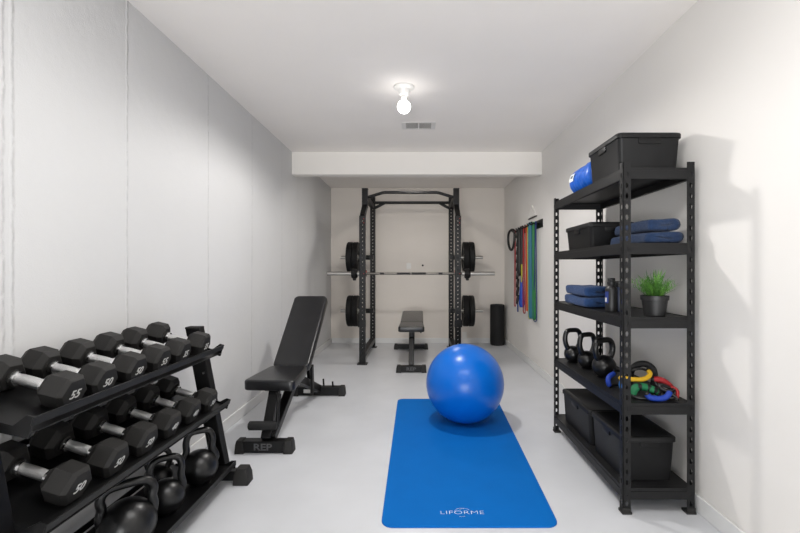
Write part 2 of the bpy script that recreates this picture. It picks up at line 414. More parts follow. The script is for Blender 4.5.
# ================================================================== POWER RACK
RX = -.12
rack = thing('power_rack', (RX, 5.83, 0), 'tall black steel power rack standing against the back wall', 'power rack')
def RP(p): return (p[0]-RX, p[1]-5.83, p[2])
def rbar(p, q, a, b, name, mname='steel', bev=.003, parent=rack, up=(0, 0, 1)):
    return MB().bar(RP(p), RP(q), a, b, up).build(name, mname, parent, bevel=bev)
YF, YT, YR, HX, TW = 5.26, 5.50, 6.40, .583, .072
for s in (-1, 1):
    x = RX+s*HX
    # front upright, kinked back near the top
    m = MB(); h0 = 1.81
    holes = [.10+.05*k for k in range(int((h0-.14)/.05)+1)]
    for y0, n in ((YF-TW/2, (0, -1, 0)), (YF+TW/2, (0, 1, 0))):
        m.plate(RP((x-TW/2, y0, 0)), (1, 0, 0), (0, 0, 1), n, TW, h0, holes, .0105, .0105, .004)
    for sx in (-1, 1):
        m.mm(RP((x+sx*TW/2-sx*.004, YF-TW/2, 0)), RP((x+sx*TW/2, YF+TW/2, h0)))
    m.bar(RP((x, YF, h0-.015)), RP((x, YT, 1.965)), TW, TW-.012, up=(1, 0, 0))
    m.mm(RP((x-TW/2, YT-TW/2, 1.945)), RP((x+TW/2, YT+TW/2, 2.185)))
    u = m.build('upright', 'steel', rack)
    MB().mm(RP((x-TW/2-.002, YT-TW/2-.002, 2.18)), RP((x+TW/2+.002, YT+TW/2+.002, 2.192))).build('end_cap', 'rubber', u, bevel=.002)
    for zz in (1.775, 1.725, 1.105):
        MB().mm(RP((x+.016, YF-TW/2-.0012, zz-.005)), RP((x+.024, YF-TW/2, zz+.005))).build('number_decal', 'redmark', u, smooth=False)
    # rear upright
    m = MB(); h1 = 2.235; holes = [.10+.05*k for k in range(int((h1-.2)/.05)+1)]
    for y0, n in ((YR-TW/2, (0, -1, 0)), (YR+TW/2, (0, 1, 0))):
        m.plate(RP((x-TW/2, y0, 0)), (1, 0, 0), (0, 0, 1), n, TW, h1, holes, .0105, .0105, .004)
    for sx in (-1, 1):
        m.mm(RP((x+sx*TW/2-sx*.004, YR-TW/2, 0)), RP((x+sx*TW/2, YR+TW/2, h1)))
    m.build('upright', 'steel', rack)
    # feet, side rails
    for y in (YF, YR):
        MB().mm(RP((x-.062, y-.062, 0)), RP((x+.062, y+.062, .009))).build('foot_plate', 'steel', rack, bevel=.002)
    rbar((x, YF+.036, .11), (x, YR-.036, .11), .068, .068, 'base_rail')
    rbar((x, YT+.036, 2.09), (x, YR-.036, 2.09), .06, .06, 'top_rail')
    # angled gusset under the rear pull-up bar
    rbar((x-s*.03, YR, 2.07), (x-s*.17, YR, 2.145), .018, .04, 'gusset')
    # weight pegs
    for z in (1.333, .554):
        p = MB().cyl(RP((x+s*.03, YR-.12, z)), RP((x+s*.455, YR-.12, z)), .0245, 20).build('weight_peg', 'barsteel', rack)
        MB().bar(RP((x+s*.0, YR-.036, z)), RP((x+s*.0, YR-.145, z)), .05, .06).build('peg_bracket', 'steel', p)
        MB().cyl(RP((x+s*.03, YR-.12, z)), RP((x+s*.135, YR-.12, z)), .034, 20).build('peg_collar', 'steel', p)
    # j-cup holding the bar behind the front upright
    j = MB().mm(RP((x-.03, YF+.036, 1.06)), RP((x+.03, YF+.048, 1.20)))
    j.mm(RP((x-.026, YF+.048, 1.066)), RP((x+.026, YF+.215, 1.09))).mm(RP((x-.026, YF+.205, 1.066)), RP((x+.026, YF+.220, 1.15)))
    j = j.build('j_cup', 'steel', rack, bevel=.002)
    MB().mm(RP((x-.027, YF+.206-.004, 1.09)), RP((x+.027, YF+.206, 1.145))).build('cup_liner', 'redmark', j)
    # safety clamp low on the upright
    MB().mm(RP((x-.045, YF-.045, .455)), RP((x+.045, YF-.036, .54))).mm(RP((x+s*.036, YF-.045, .455)), RP((x+s*.05, YF+.045, .54))).build('clamp', 'steel', rack, bevel=.002)
# pull-up bars
zb = 2.152
MB().cyl(RP((RX-HX+.03, YR, zb)), RP((RX+HX-.03, YR, zb)), .021, 20).build('pull_up_bar', 'steel', rack)
pts = [(-HX+.02, 2.085), (-HX+.05, 2.085), (-.36, 2.138), (-.33, 2.142), (.33, 2.142), (.36, 2.138), (HX-.05, 2.085), (HX-.02, 2.085)]
MB().tube([RP((RX+a, YT, z)) for a, z in pts], .019, 14).build('arched_pull_up_bar', 'steel', rack)
rbar((RX-HX+.036, YR, .11), (RX+HX-.036, YR, .11), .03, .05, 'cross_member') if False else None

# bumper plates
def bumper(x, z, label, s):
    th, R = .078, .226
    t = thing('bumper_plate', (x, YR-.12, z), label, 'weight plate', 'bumper plates on the rack pegs')
    R_ = Matrix.Rotation(PI/2, 4, 'Y')
    h = th/2
    MB().ring_lathe([(.030, -h*.6), (.060, -h*.6), (.066, -h*.75), (.150, -h*.75), (.160, -h), (R-.008, -h), (R, -h+.010), (R, h-.010), (R-.008, h), (.160, h), (.150, h*.75), (.066, h*.75), (.060, h*.6), (.030, h*.6)], 48, R_).build('disc', 'rubber2', t)
    MB().ring_lathe([(.0255, -h*.66), (.044, -h*.66), (.044, h*.66), (.0255, h*.66)], 28, R_).build('hub', 'barsteel', t)
for s, side in ((-1, 'left'), (1, 'right')):
    for z, lev in ((1.333, 'upper'), (.554, 'lower')):
        bumper(RX+s*(HX+(.235 if s < 0 else .205)-.005), z, f'black bumper plate on {lev} {side} peg of the rack, closest to the upright', s)
        bumper(RX+s*(HX+(.315 if s < 0 else .285)-.005), z, f'black bumper plate on {lev} {side} peg of the rack, at the outer end', s)

# barbell and clamps
BX, BY, BZ = -.115, 5.45, 1.105
t = thing('barbell', (BX, BY, BZ), 'steel barbell racked at chest height across the black power rack', 'barbell')
MB().cyl((-.66, 0, 0), (.66, 0, 0), .0145, 16).build('shaft', 'shaftsteel', t)
for a, b in ((-.40, -.33), (-.19, .0), (.0, .20), (.34, .41)):
    MB().cyl((a+.01, 0, 0), (b-.01, 0, 0), .0152, 16).build('knurling', 'knurldark', t)
for s in (-1, 1):
    MB().cyl((s*.655, 0, 0), (s*1.06, 0, 0), .0255, 20).build('sleeve', 'barsteel', t)
    MB().cyl((s*.650, 0, 0), (s*.668, 0, 0), .036, 24).build('shoulder', 'barsteel', t)
    c = thing('barbell_clamp', (BX+s*.715, BY, BZ), f'black clamp collar on the {"left" if s<0 else "right"} sleeve of the racked barbell', 'collar', 'barbell clamp collars')
    R_ = Matrix.Rotation(PI/2, 4, 'Y')
    MB().ring_lathe([(.0262, -.036), (.055, -.036), (.062, -.028), (.062, .020), (.050, .036), (.0262, .036)], 28, R_).build('ring', 'rubber2', c)
    MB().mm((-.018, -.03, -.088), (.018, .03, -.05)).build('lever', 'rubber2', c, bevel=.008)

# ================================================================== BENCHES
def pad(w0, w1, l, t, rad=.035, edge=.012):
    """upholstered pad lying on z=0..t, y 0..l, width w0 at y=0 to w1 at y=l"""
    m = MB()
    def xf(p):
        f = (p.y+l/2)/l
        return Vector((p.x*(w0+(w1-w0)*f)/w0, p.y+l/2, p.z))
    hx, hy = w0/2, l/2
    secs = []
    for z, ins in ((0, edge*.6), (edge*.3, edge*.15), (edge, 0), (t-edge, 0), (t-edge*.45, edge*.22), (t-edge*.1, edge*.7), (t, edge*1.6)):
        secs.append((z, hx-ins, hy-ins, rad))
    m.rrloft(secs, 6, None, xf)
    return m
def seam_line(w0, w1, l, t): pass
def place(mb, mtx):
    for v in mb.bm.verts: v.co = mtx @ v.co
    return mb

def foot_bar(t, y0, y1, x0, x1, h, front):
    f = MB().mm((x0+.02, y0, .006), (x1-.02, y1, h-.004)).build('foot_bar', 'steel', t, bevel=.003)
    for a, b in ((x0, x0+.05), (x1-.05, x1)):
        MB().rrloft([(0, (b-a)/2+.004, (y1-y0)/2+.008, .004), (h*.7, (b-a)/2, (y1-y0)/2+.005, .004), (h, (b-a)/2-.006, (y1-y0)/2, .004)], 2, Matrix.Translation(((a+b)/2, (y0+y1)/2, 0))).build('rubber_cap', 'rubber', f)
    return f

# --- adjustable bench by the left wall
O = (-.96, 3.25, 0)
t = thing('adjustable_bench', O, 'black adjustable bench with raised backrest beside the left wall', 'bench')
def B(x, y, z): return (x-O[0], y-O[1], z-O[2])
f = foot_bar(t, 2.69-O[1], 2.755-O[1], -1.157-O[0], -.802-O[0], .080, True)
text_mesh('brand_lettering', 'REP', .058, 'darkprint', f, Matrix.Translation(B(-.985, 2.6885, .040)) @ Matrix.Rotation(PI/2, 4, 'X'), bold=.0012, sx=1.25)
f2 = foot_bar(t, 3.92-O[1], 3.99-O[1], -1.165-O[0], -.69-O[0], .085, False)
MB().bar(B(-.975, 2.735, .075), B(-.972, 2.89, .355), .062, .062, (1, 0, 0)).build('front_post', 'steel', t, bevel=.004)
MB().bar(B(-.955, 2.75, .07), B(-.955, 3.30, .335), .055, .06, (1, 0, 0)).build('spine', 'steel', t, bevel=.004)
MB().bar(B(-.945, 3.26, .335), B(-.935, 3.94, .065), .06, .06, (1, 0, 0)).build('rear_leg', 'steel', t, bevel=.004)
MB().tube([B(-1.085, 2.72, .165), B(-1.078, 2.72, .165), B(-.912, 2.72, .165), B(-.905, 2.72, .165)], [.018, .028, .028, .018], 20).build('foot_roller', 'foam', t)
MB().tube([B(-.905, 2.73, .165), B(-.905, 2.745, .30), B(-.905, 2.775, .345), B(-.93, 2.80, .352)], .011, 10).build('roller_arm', 'steel', t)
# seat
SM = Matrix.Translation(B(-.988, 2.80, .362)) @ Matrix.Rotation(math.radians(1.5), 4, 'X') @ Matrix.Rotation(math.radians(-2.5), 4, 'Z')
s_ = place(pad(.342, .270, .405, .068), SM).build('seat', 'vinyl', t)
place(MB().mm((-.05, .06, -.02), (.05, .38, .002)), SM).build('seat_bracket', 'steel', s_, bevel=.003)
# backrest
ang = math.atan2(.915-.435, 3.74-3.215)
BM = Matrix.Translation(B(-.962, 3.235, .385)) @ Matrix.Rotation(math.radians(-2.0), 4, 'Z') @ Matrix.Rotation(ang, 4, 'X')
b_ = place(pad(.272, .285, .735, .066), BM).build('backrest', 'vinyl', t)
place(MB().mm((-.04, .03, -.035), (-.015, .66, .002)).mm((.015, .03, -.035), (.04, .66, .002)), BM).build('backrest_rail', 'steel', b_, bevel=.003)
MB().bar(B(-.945, 3.52, .605), B(-.935, 3.66, .19), .045, .028, (1, 0, 0)).build('support_strut', 'steel', t, bevel=.003)
MB().bar(B(-.88, 3.50, .37), B(-.895, 3.58, .12), .05, .02, (1, 0, 0)).build('ladder_plate', 'steel', t, bevel=.003)
for x, h in ((-.885, .15), (-.80, .125)):
    MB().tube([B(x, 3.955, .08), B(x-.003, 3.955, h-.02), B(x-.004, 3.955, h)], .008, 10).build('lock_pin', 'steel', t)
MB().mm(B(-1.06, 3.915, .030), B(-1.00, 3.9205, .062)).build('warning_label', 'greyprint', f2, smooth=False)
MB().mm(B(-.975, 3.915, .040), B(-.935, 3.9205, .058)).build('warning_label', 'greyprint', f2, smooth=False)

# --- flat bench inside the rack
O = (-.10, 5.45, 0)
t = thing('flat_bench', O, 'black flat bench standing inside the power rack', 'bench')
f = foot_bar(t, 4.81-O[1], 4.88-O[1], -.265-O[0], .07-O[0], .078, True)
text_mesh('brand_lettering', 'REP', .052, 'darkprint', f, Matrix.Translation(B(-.10, 4.8085, .040)) @ Matrix.Rotation(PI/2, 4, 'X'), bold=.001, sx=1.3)
foot_bar(t, 6.22-O[1], 6.29-O[1], -.375-O[0], .115-O[0], .078, False)
MB().bar(B(-.10, 4.87, .06), B(-.10, 5.12, .43), .065, .06, (1, 0, 0)).build('front_post', 'steel', t, bevel=.004)
MB().bar(B(-.10, 5.0, .40), B(-.10, 6.0, .44), .06, .05, (1, 0, 0)).build('spine', 'steel', t, bevel=.004)
MB().bar(B(-.10, 5.75, .42), B(-.11, 6.24, .06), .06, .06, (1, 0, 0)).build('rear_leg', 'steel', t, bevel=.004)
SM = Matrix.Translation(B(-.10, 4.92, .437)) @ Matrix.Rotation(math.radians(4), 4, 'X')
place(pad(.305, .275, .31, .062, .03), SM).build('seat', 'vinyl', t)
BM = Matrix.Translation(B(-.10, 5.245, .455)) @ Matrix.Rotation(math.radians(4.5), 4, 'X')
place(pad(.278, .286, .80, .062, .03), BM).build('backrest', 'vinyl', t)
MB().tube([B(-.02, 5.6, .40), B(.01, 5.6, .36), B(.012, 5.6, .33)], .009, 10).build('adjust_lever', 'steel', t)
MB().tube([B(.035, 5.05, .43), B(.035, 5.05, .30)], .007, 10).build('adjust_lever', 'steel', t) if False else None

# ================================================================== MAT AND BALL
t = thing('yoga_mat', (.22, 2.9, 0), 'blue exercise mat lying flat on the grey floor', 'exercise mat')
m = MB()
y0, y1 = 1.916, 3.815
def mx(y, s):
    f = (y-y0)/(y1-y0)
    return (-.175 + f*(-.022)) if s < 0 else (.624 + f*.060)
cs = [(y0, -1), (y0, 1), (y1, 1), (y1, -1)]
def outline(ins):
    P = [Vector((mx(y, s)-s*ins, y+(ins if y == y0 else -ins), 0)) for y, s in cs]; out = []
    rad = .055-ins
    for i in range(4):
        p = P[i]; a = (P[i-1]-p).normalized(); b = (P[(i+1) % 4]-p).normalized()
        for k in range(9):
            th = PI/2*k/8
            out.append(p + a*rad*(1-math.sin(th)) + b*rad*(1-math.cos(th)))
    return out
rings = []
for z, ins in ((0, .0), (.001, 0), (.006, 0), (.008, .002)):
    rings.append([Vector((p.x-.22, p.y-2.9, z)) for p in outline(ins)])
m.grid(rings)
mt = m.build('pad', 'matblue', t)
ctx = (.198, 2.024)
text_mesh('brand_lettering', 'LIFORME', .041, 'white', mt, Matrix.Translation((ctx[0]-.22, ctx[1]-2.9, .0082)), extrude=.0003, sx=1.30, spacing=1.02, bold=-.0011)
def arc(cx, cy, r, a0, a1, wd=.0013):
    m = MB(); n = 14; R1 = []; R2 = []
    for k in range(n+1):
        a = math.radians(a0+(a1-a0)*k/n)
        for R_, lst in ((r-wd/2, R1), (r+wd/2, R2)): lst.append(m.bm.verts.new((cx+R_*math.cos(a)-.22, cy+R_*math.sin(a)-2.9, .0086)))
    for k in range(n): m.bm.faces.new((R1[k], R1[k+1], R2[k+1], R2[k]))
    return m
arc(ctx[0]-.004, ctx[1]+.006, .030, 55, 170).build('emblem', 'white', mt, recalc=False)
arc(ctx[0]-.004, ctx[1]-.004, .030, 245, 300).build('emblem', 'white', mt, recalc=False)
arc(ctx[0]+.012, ctx[1]+.012, .024, 20, 150).build('emblem', 'white', mt, recalc=False)

R = .291
t = thing('exercise_ball', (.338, 3.243, .008), 'large shiny blue exercise ball resting on the far half of the blue mat', 'exercise ball')
prof = []
for k in range(0, 65):
    a = PI*k/64
    z = R - R*math.cos(a); r = R*math.sin(a)
    r += .0007*math.cos(z/R*70) if .25 < z/R < 1.75 else 0
    prof.append((max(r, 1e-4), max(z, 0.0)))
MB().lathe(prof, 96).build('sphere', 'ball', t, sharp=80)
MB().lathe([(0, .001), (.012, .001), (.013, 0), (0, -.001)], 20, Matrix.Translation((0, 0, R)) @ Matrix.Rotation(math.radians(70), 4, 'X') @ Matrix.Translation((0, 0, R))).build('valve_plug', 'ball', t)

# ================================================================== FOAM ROLLER
t = thing('foam_roller', (1.19, 6.62, 0), 'black foam roller standing upright in the right back corner', 'foam roller')
m = MB(); m.ring_lathe([(.035, 0), (.100, 0), (.108, .008), (.110, .02), (.110, .60), (.108, .612), (.100, .62), (.035, .62)], 40)
m.build('roll', 'foam', t)
MB().ring_lathe([(.030, .002), (.0352, .002), (.0352, .621), (.030, .621)], 24).build('core_tube', 'rubber', t)

# ================================================================== DUMBBELL RACK
RO = (-1.19, 1.75, 0)
rk = thing('dumbbell_rack', RO, 'black three-tier dumbbell rack standing along the left wall', 'dumbbell rack')
def K(x, y, z): return (x-RO[0], y-RO[1], z-RO[2])
YA, YZ = 1.176, 2.305
def front_x(z): return -1.154+.19*(.687-z)
for ya, yb, far in ((YA-.052, YA+.002, 0), (YZ-.002, YZ+.052, 1)):
    m = MB()
    ring = []
    for z, w_ in ((.05, .078), (.84, .076)):
        xf_ = front_x(z)
        ring.append([Vector(K(xf_, ya, z)), Vector(K(xf_, yb, z)), Vector(K(xf_-w_, yb, z)), Vector(K(xf_-w_, ya, z))])
    m.grid(ring)
    u = m.build('upright', 'steel', rk, bevel=.003)
    zt = .84; xt = front_x(zt)
    MB().mm(K(xt-.0765, ya-.001, zt-.008), K(xt+.001, yb+.001, zt+.004)).build('end_cap', 'rubber', u, bevel=.003)
    for zz in (.50, .60):
        MB().cyl(K(front_x(zz)-.02, ya-.006, zz), K(front_x(zz)-.02, ya+.001, zz), .007, 10).build('bolt', 'chrome', u)
    f = MB().mm(K(-1.35, ya+.002, .018), K(-.955, yb-.002, .07)).build('foot_bar', 'steel', rk, bevel=.003)
    for xa, xb in ((-1.375, -1.30), (-1.0, -.918)):
        MB().rrloft([(0, (xb-xa)/2, .040, .006), (.05, (xb-xa)/2-.003, .037, .006), (.084, (xb-xa)/2-.014, .030, .006)], 3, Matrix.Translation(K((xa+xb)/2, (ya+yb)/2, 0))).build('rubber_foot', 'rubber', f)
    MB().mm(K(-1.372, ya+.004, .05), K(-1.345, yb-.004, .10)).build('rear_stub', 'steel', rk, bevel=.003)
def tray(xf, zf, xb, zb_, lip, tilt_name='tray'):
    """sheet-steel tray; (xf,zf) front edge of the sheet, (xb,zb_) back edge"""
    th = .004
    d = Vector((xb-xf, 0, zb_-zf)).normalized(); n = Vector((-d.z, 0, d.x))
    if n.z < 0: n = -n
    m = MB()
    def strip(p, q, w_, off=0):
        P = [Vector((p[0], 0, p[1])), Vector((q[0], 0, q[1]))]
        dd = (P[1]-P[0]).normalized(); nn = Vector((-dd.z, 0, dd.x))*th
        ring = []
        for y in (YA, YZ):
            ring.append([Vector(K(v.x, y, v.z)) for v in (P[0], P[1], P[1]-nn, P[0]-nn)])
        m.grid(ring)
    strip((xf, zf), (xb, zb_), th)
    o = m.build('tray', 'steel', rk, bevel=.001)
    # front lip, back lip, end lips
    for (x, z, hgt, nm) in ((xf, zf, lip, 'front_lip'), (xb, zb_, .04, 'back_lip')):
        MB().bar(K(x+n.x*(hgt-.013), YA-.004, z+n.z*(hgt-.013)), K(x+n.x*(hgt-.013), YZ+.004, z+n.z*(hgt-.013)), .006, .026, tuple(n)).build(nm, 'steel', o, bevel=.0015)
    for y in (YA, YZ):
        a = Vector((xf, 0, zf)); b = Vector((xb, 0, zb_))
        mm_ = MB(); ring = []
        for yy in (y-.003, y+.003):
            ring.append([Vector(K(v.x, yy, v.z)) for v in (a-n*.012, a+n*lip*1.0, a+d*.02+n*lip*1.0, a+d*.05+n*.012, b-d*.02+n*.012, b-n*.03)])
        mm_.grid(ring); mm_.build('end_lip', 'steel', o)
    return o
T1, T2 = math.radians(15), math.radians(18)
tray(-1.066, .7005, -1.375, .7005+.309*math.tan(T1), .050)
tray(-1.030, .4180, -1.372, .4180+.342*math.tan(T2), .040)
tray(-.990, .100, -1.330, .100, .028)
MB().mm(K(-1.372, YA, .30), K(-1.348, YZ, .34)).build('cross_brace', 'steel', rk, bevel=.002) if False else None

# --- hex dumbbells
def dumbbell(x, y, z, tilt, num, s, label, row, yaw=0.0):
    """x,y,z: centre of the head nearest the room; s: scale of the heads"""
    half = .1005
    d = Vector((math.cos(tilt), 0, -math.sin(tilt)))
    ap = .0535*s                                            # apothem
    up = Vector((math.sin(tilt), 0, math.cos(tilt)))
    c = Vector((x, y, z)) - d*half
    base = c - up*ap
    t = thing('hex_dumbbell', base, label, 'dumbbell', row, (0, tilt, yaw))
    L = .086*(.6+.4*s)
    for sd in (-1, 1):
        m = MB(); rings = []
        for dx, k in ((-L/2, .72), (-L/2+.018, 1.0), (L/2-.018, 1.0), (L/2, .72)) if sd < 0 else ((-L/2, .74), (-L/2+.018, 1.0), (L/2-.012, 1.0), (L/2, .82)):
            Rr = ap/math.cos(PI/6)*k
            rings.append([Vector((sd*half+dx, Rr*math.cos(PI/3*q), ap+Rr*math.sin(PI/3*q))) for q in range(6)])
        m.grid(rings)
        h = m.build('head', 'rubber', t, bevel=.0016, smooth=False)
        h.data.polygons.foreach_set('use_smooth', [False]*len(h.data.polygons))
        if sd > 0:
            text_mesh('weight_number', num, .038*s, 'greyprint', h,
                      Matrix.Translation((half+L/2+.0006, 0, ap-.004)) @ Matrix.Rotation(PI/2, 4, 'Z') @ Matrix.Rotation(PI/2, 4, 'X'),
                      shear=.28, bold=.0005, extrude=.0005, sx=1.08)
        MB().tube([(sd*(half-L/2+.001), 0, ap), (sd*(half-L/2-.006), 0, ap)], .025, 20).build('rubber_collar', 'rubber', t)
        MB().tube([(sd*(half-L/2-.004), 0, ap), (sd*(half-L/2-.017), 0, ap)], .0225, 20).build('chrome_collar', 'chrome', t)
    hl = half-L/2-.008
    pts = []; rr = []
    for k in range(13):
        f = -1+2*k/12; pts.append((f*hl, 0, ap)); rr.append(.0145+.003*(1-f*f))
    MB().tube(pts, rr, 20).build('handle', 'knurl', t)
order = ['nearest the camera', 'second from the near end', 'third from the near end', 'fourth from the near end', 'fifth from the near end', 'farthest from the camera']
for i, (y, n, s) in enumerate(zip((1.357, 1.500, 1.664, 1.827, 1.990, 2.175), ('55', '50', '50', '55', '35', '35'), (.97, .98, 1.0, 1.02, 1.03, 1.04))):
    dumbbell(-1.13, y, .7755+.0535*(s-1.05), T1, n, s, f'black hex dumbbell marked {n} on the top tray, {order[i]}', 'hex dumbbells on the top tray', (0, 0, .02, .03, .05, .10)[i])
for i, (y, n, s) in enumerate(zip((1.325, 1.500, 1.670, 1.840, 2.010, 2.180), ('50', '50', '50', '40', '40', '30'), (1.0, 1.02, 1.02, 1.0, .98, .96))):
    dumbbell(-1.09, y, .4955+.0535*(s-1), T2, n, s, f'black hex dumbbell marked {n} on the middle tray, {order[i]}', 'hex dumbbells on the middle tray')

# ================================================================== KETTLEBELLS
def kettlebell(x, y, z, R, yaw, label, group, hw=.80, ht=3.05, tr=.19, low=False):
    t = thing('kettlebell', (x, y, z), label, 'kettlebell', group, (0, 0, yaw))
    prof = [(0, 0), (R*.60, 0), (R*.66, R*.03)]
    for k in range(3, 25):
        a = PI*k/24
        zz = R*.95 - R*math.cos(a)*.98
        if zz > R*.06 and R*math.sin(a) > R*.01: prof.append((R*math.sin(a), zz))
    prof = [p for i, p in enumerate(prof) if i < 3 or p[1] > R*.09]
    prof.append((0, R*1.93))
    b = MB().lathe(prof, 40).build('body', 'iron', t, sharp=60)
    g_ = ht-1.5; pl_ = ([(-.70, .95), (-.84, 1.25), (-.88, 1.5)] if low else [(-.48, 1.40), (-.62, 1.62)]) + [ (-hw*.93, 1.5+g_*.30), (-hw*1.04, 1.5+g_*.58), (-hw*.92, 1.5+g_*.86), (-hw*.62, ht*1.005)]
    pts = [Vector((u*R, 0, v*R)) for u, v in pl_] + [Vector((0, 0, ht*R*1.01))] + [Vector((-u*R, 0, v*R)) for u, v in pl_[::-1]]
    # smooth the path
    for _ in range(3):
        q = [pts[0]]
        for a, c in zip(pts, pts[1:]):
            q += [a.lerp(c, .25), a.lerp(c, .75)]
        pts = q+[pts[-1]]
    n = len(pts); rr = [R*tr*(1+.25*abs(2*i/(n-1)-1)**3) for i in range(n)]
    MB().tube(pts, rr, 16).build('handle', 'iron', t, sharp=60)
    return t
zt = .1005
kg = 'kettlebells on the bottom tray'
kettlebell(-1.100, 1.618, zt, .097, math.radians(40), 'big black kettlebell on the bottom tray, nearest the camera', kg, hw=.86, ht=2.52, tr=.165, low=True)
kettlebell(-1.098, 1.858, zt, .075, math.radians(38), 'black kettlebell in the middle of the bottom tray, between two others', kg, hw=.80, ht=3.15, tr=.19, low=True)
kettlebell(-1.085, 2.115, zt, .085, math.radians(35), 'black kettlebell on the bottom tray, farthest from the camera', kg, hw=.68, ht=3.02, tr=.18, low=True)
kettlebell(-1.255, 2.06, zt, .062, math.radians(20), 'small black kettlebell at the back of the bottom tray by the wall', kg, ht=3.0)

# ================================================================== SHELVING UNIT
SX0, SX1, SY0, SY1 = .957, 1.294, 2.025, 3.075
SO = ((SX0+SX1)/2, (SY0+SY1)/2, 0)
sh = thing('shelving_unit', SO, 'black five-tier steel shelving unit standing against the right wall', 'shelving unit')
def S(x, y, z): return (x-SO[0], y-SO[1], z-SO[2])
LEV = [1.630, 1.275, .925, .518, .118]
PH = 1.66; FW = .036
hs = [.045+.05*k for k in range(int((PH-.06)/.05)+1)]
for x, dx in ((SX0, 1), (SX1, -1)):
    for y, dy in ((SY0, 1), (SY1, -1)):
        m = MB()
        m.plate(S(x if dx > 0 else x-FW, y, .004), (1, 0, 0), (0, 0, 1), (0, -dy, 0), FW, PH-.004, hs, .0072, .0125, .0025)
        m.plate(S(x, y if dy > 0 else y-FW, .004), (0, 1, 0), (0, 0, 1), (-dx, 0, 0), FW, PH-.004, hs, .0072, .0125, .0025)
        p = m.build('post', 'steel2', sh)
        MB().mm(S(x-dx*.006, y-dy*.006, 0), S(x+dx*(FW+.004), y+dy*(FW+.004), .012)).mm(S(x-dx*.004, y-dy*.004, .012), S(x+dx*FW, y, .03)).build('plastic_foot', 'rubber', p, bevel=.002)
for z in LEV:
    b = MB().mm(S(SX0+.004, SY0+.004, z-.010), S(SX1-.004, SY1-.004, z)).build('shelf_board', 'board', sh, bevel=.001)
    for a, c in (((SX0+.003, SY0+.003), (SX1-.003, SY0+.005)), ((SX0+.003, SY1-.005), (SX1-.003, SY1-.003)), ((SX0+.003, SY0+.003), (SX0+.005, SY1-.003)), ((SX1-.005, SY0+.003), (SX1-.003, SY1-.003))):
        m = MB().mm(S(a[0], a[1], z-.050), S(c[0], c[1], z+.003))
        # stepped lower flange of the beam
        if abs(c[0]-a[0]) > abs(c[1]-a[1]):
            yy = a[1] if a[1] < (SY0+SY1)/2 else c[1]; dd = 1 if a[1] < (SY0+SY1)/2 else -1
            m.mm(S(a[0]+.03, yy-dd*.003, z-.050), S(c[0]-.03, yy, z-.012)).mm(S(a[0], yy, z-.050), S(c[0], yy+dd*.016, z-.047))
        else:
            xx = a[0] if a[0] < 1.1 else c[0]; dd = 1 if a[0] < 1.1 else -1
            m.mm(S(xx-dd*.003, a[1]+.03, z-.050), S(xx, c[1]-.03, z-.012)).mm(S(xx, a[1], z-.050), S(xx+dd*.016, c[1], z-.047))
        m.build('rim_beam', 'steel2', b, bevel=.0008)

# --- storage bins
def bin_(x0, x1, y0, y1, z, h, label, lidh=.028):
    cx, cy = (x0+x1)/2, (y0+y1)/2; hx, hy = (x1-x0)/2, (y1-y0)/2
    t = thing('storage_bin', (cx, cy, z), label, 'storage bin', 'black lidded storage bins')
    e = .006
    MB().rrloft([(0, hx-.022, hy-.022, .018), (.004, hx-.018, hy-.018, .02), (h-lidh-.004, hx-e-.002, hy-e-.002, .022), (h-lidh, hx-e, hy-e, .022), (h-.006, hx-e, hy-e, .022)], 5).build('tub', 'plastic', t)
    l = MB().rrloft([(h-lidh, hx-.003, hy-.003, .024), (h-lidh+.002, hx, hy, .026), (h-.008, hx, hy, .026), (h-.003, hx-.003, hy-.003, .024), (h, hx-.009, hy-.009, .022), (h, hx-.022, hy-.022, .018), (h-.004, hx-.028, hy-.028, .016)], 5).build('lid', 'plastic', t)
    # hand grips: raised plates under the rim, dark to paint the shade of recesses
    for k, (px, py, hw_, rz) in enumerate(((0, -hy+e, hx*.34, 0), (0, hy-e, hx*.34, PI), (-hx+e, 0, hy*.22, -PI/2), (hx-e, 0, hy*.22, PI/2))):
        zz = h-lidh-.012
        mt_ = Matrix.Translation((px, py, zz)) @ Matrix.Rotation(rz, 4, 'Z') @ Matrix.Rotation(PI/2, 4, 'X')
        MB().rrloft([(-.004, hw_, .016, .010), (.003, hw_, .016, .010), (.004, hw_-.003, .013, .008)], 4, mt_).build('hand_grip', 'steel', t)
    return t
bin_(.968, 1.289, 2.105, 2.490, LEV[0], .196, 'black lidded bin on the top shelf of the shelving unit')
bin_(.985, 1.262, 2.500, 2.925, LEV[1], .156, 'black lidded bin on the second shelf behind the navy towels')
bin_(.982, 1.250, 2.085, 2.480, LEV[4], .222, 'large black lidded bin on the bottom shelf, nearer the camera')
bin_(.982, 1.250, 2.505, 2.985, LEV[4], .212, 'large black lidded bin on the bottom shelf, farther from the camera')

# --- blue rolled bag on the top shelf
t = thing('rolled_bag', (1.072, 2.74, LEV[0]), 'bright blue rolled stuff sack on the top shelf beyond the bin', 'bag')
prof = []
n = 26
rings = []
for k in range(n+1):
    f = k/n; y = -.225+.345*f
    r = .091
    edge = min(f, 1-f)
    if edge < .14: r *= math.sqrt(max(0.0, 1-((.14-edge)/.14)**2))*.62+.38
    r *= 1+.018*math.sin(f*52)+.012*math.sin(f*23+1)
    ring = []
    for q in range(32):
        a = 2*PI*q/32
        rr = r*(1+.012*math.sin(5*a+f*14)+.01*math.sin(9*a-f*20))
        ring.append(Vector((rr*math.cos(a), y, max(.0915+rr*math.sin(a), 0.0))))
    rings.append(ring)
m = MB(); m.grid(rings); bg = m.build('sack', 'bag', t, sharp=70)
m = MB(); rr_ = []
for q in range(7):
    a = math.radians(150+32*q/6)
    rr_.append([Vector(((.0948)*math.cos(a), y, .0915+.0948*math.sin(a))) for y in (.005, .075)])
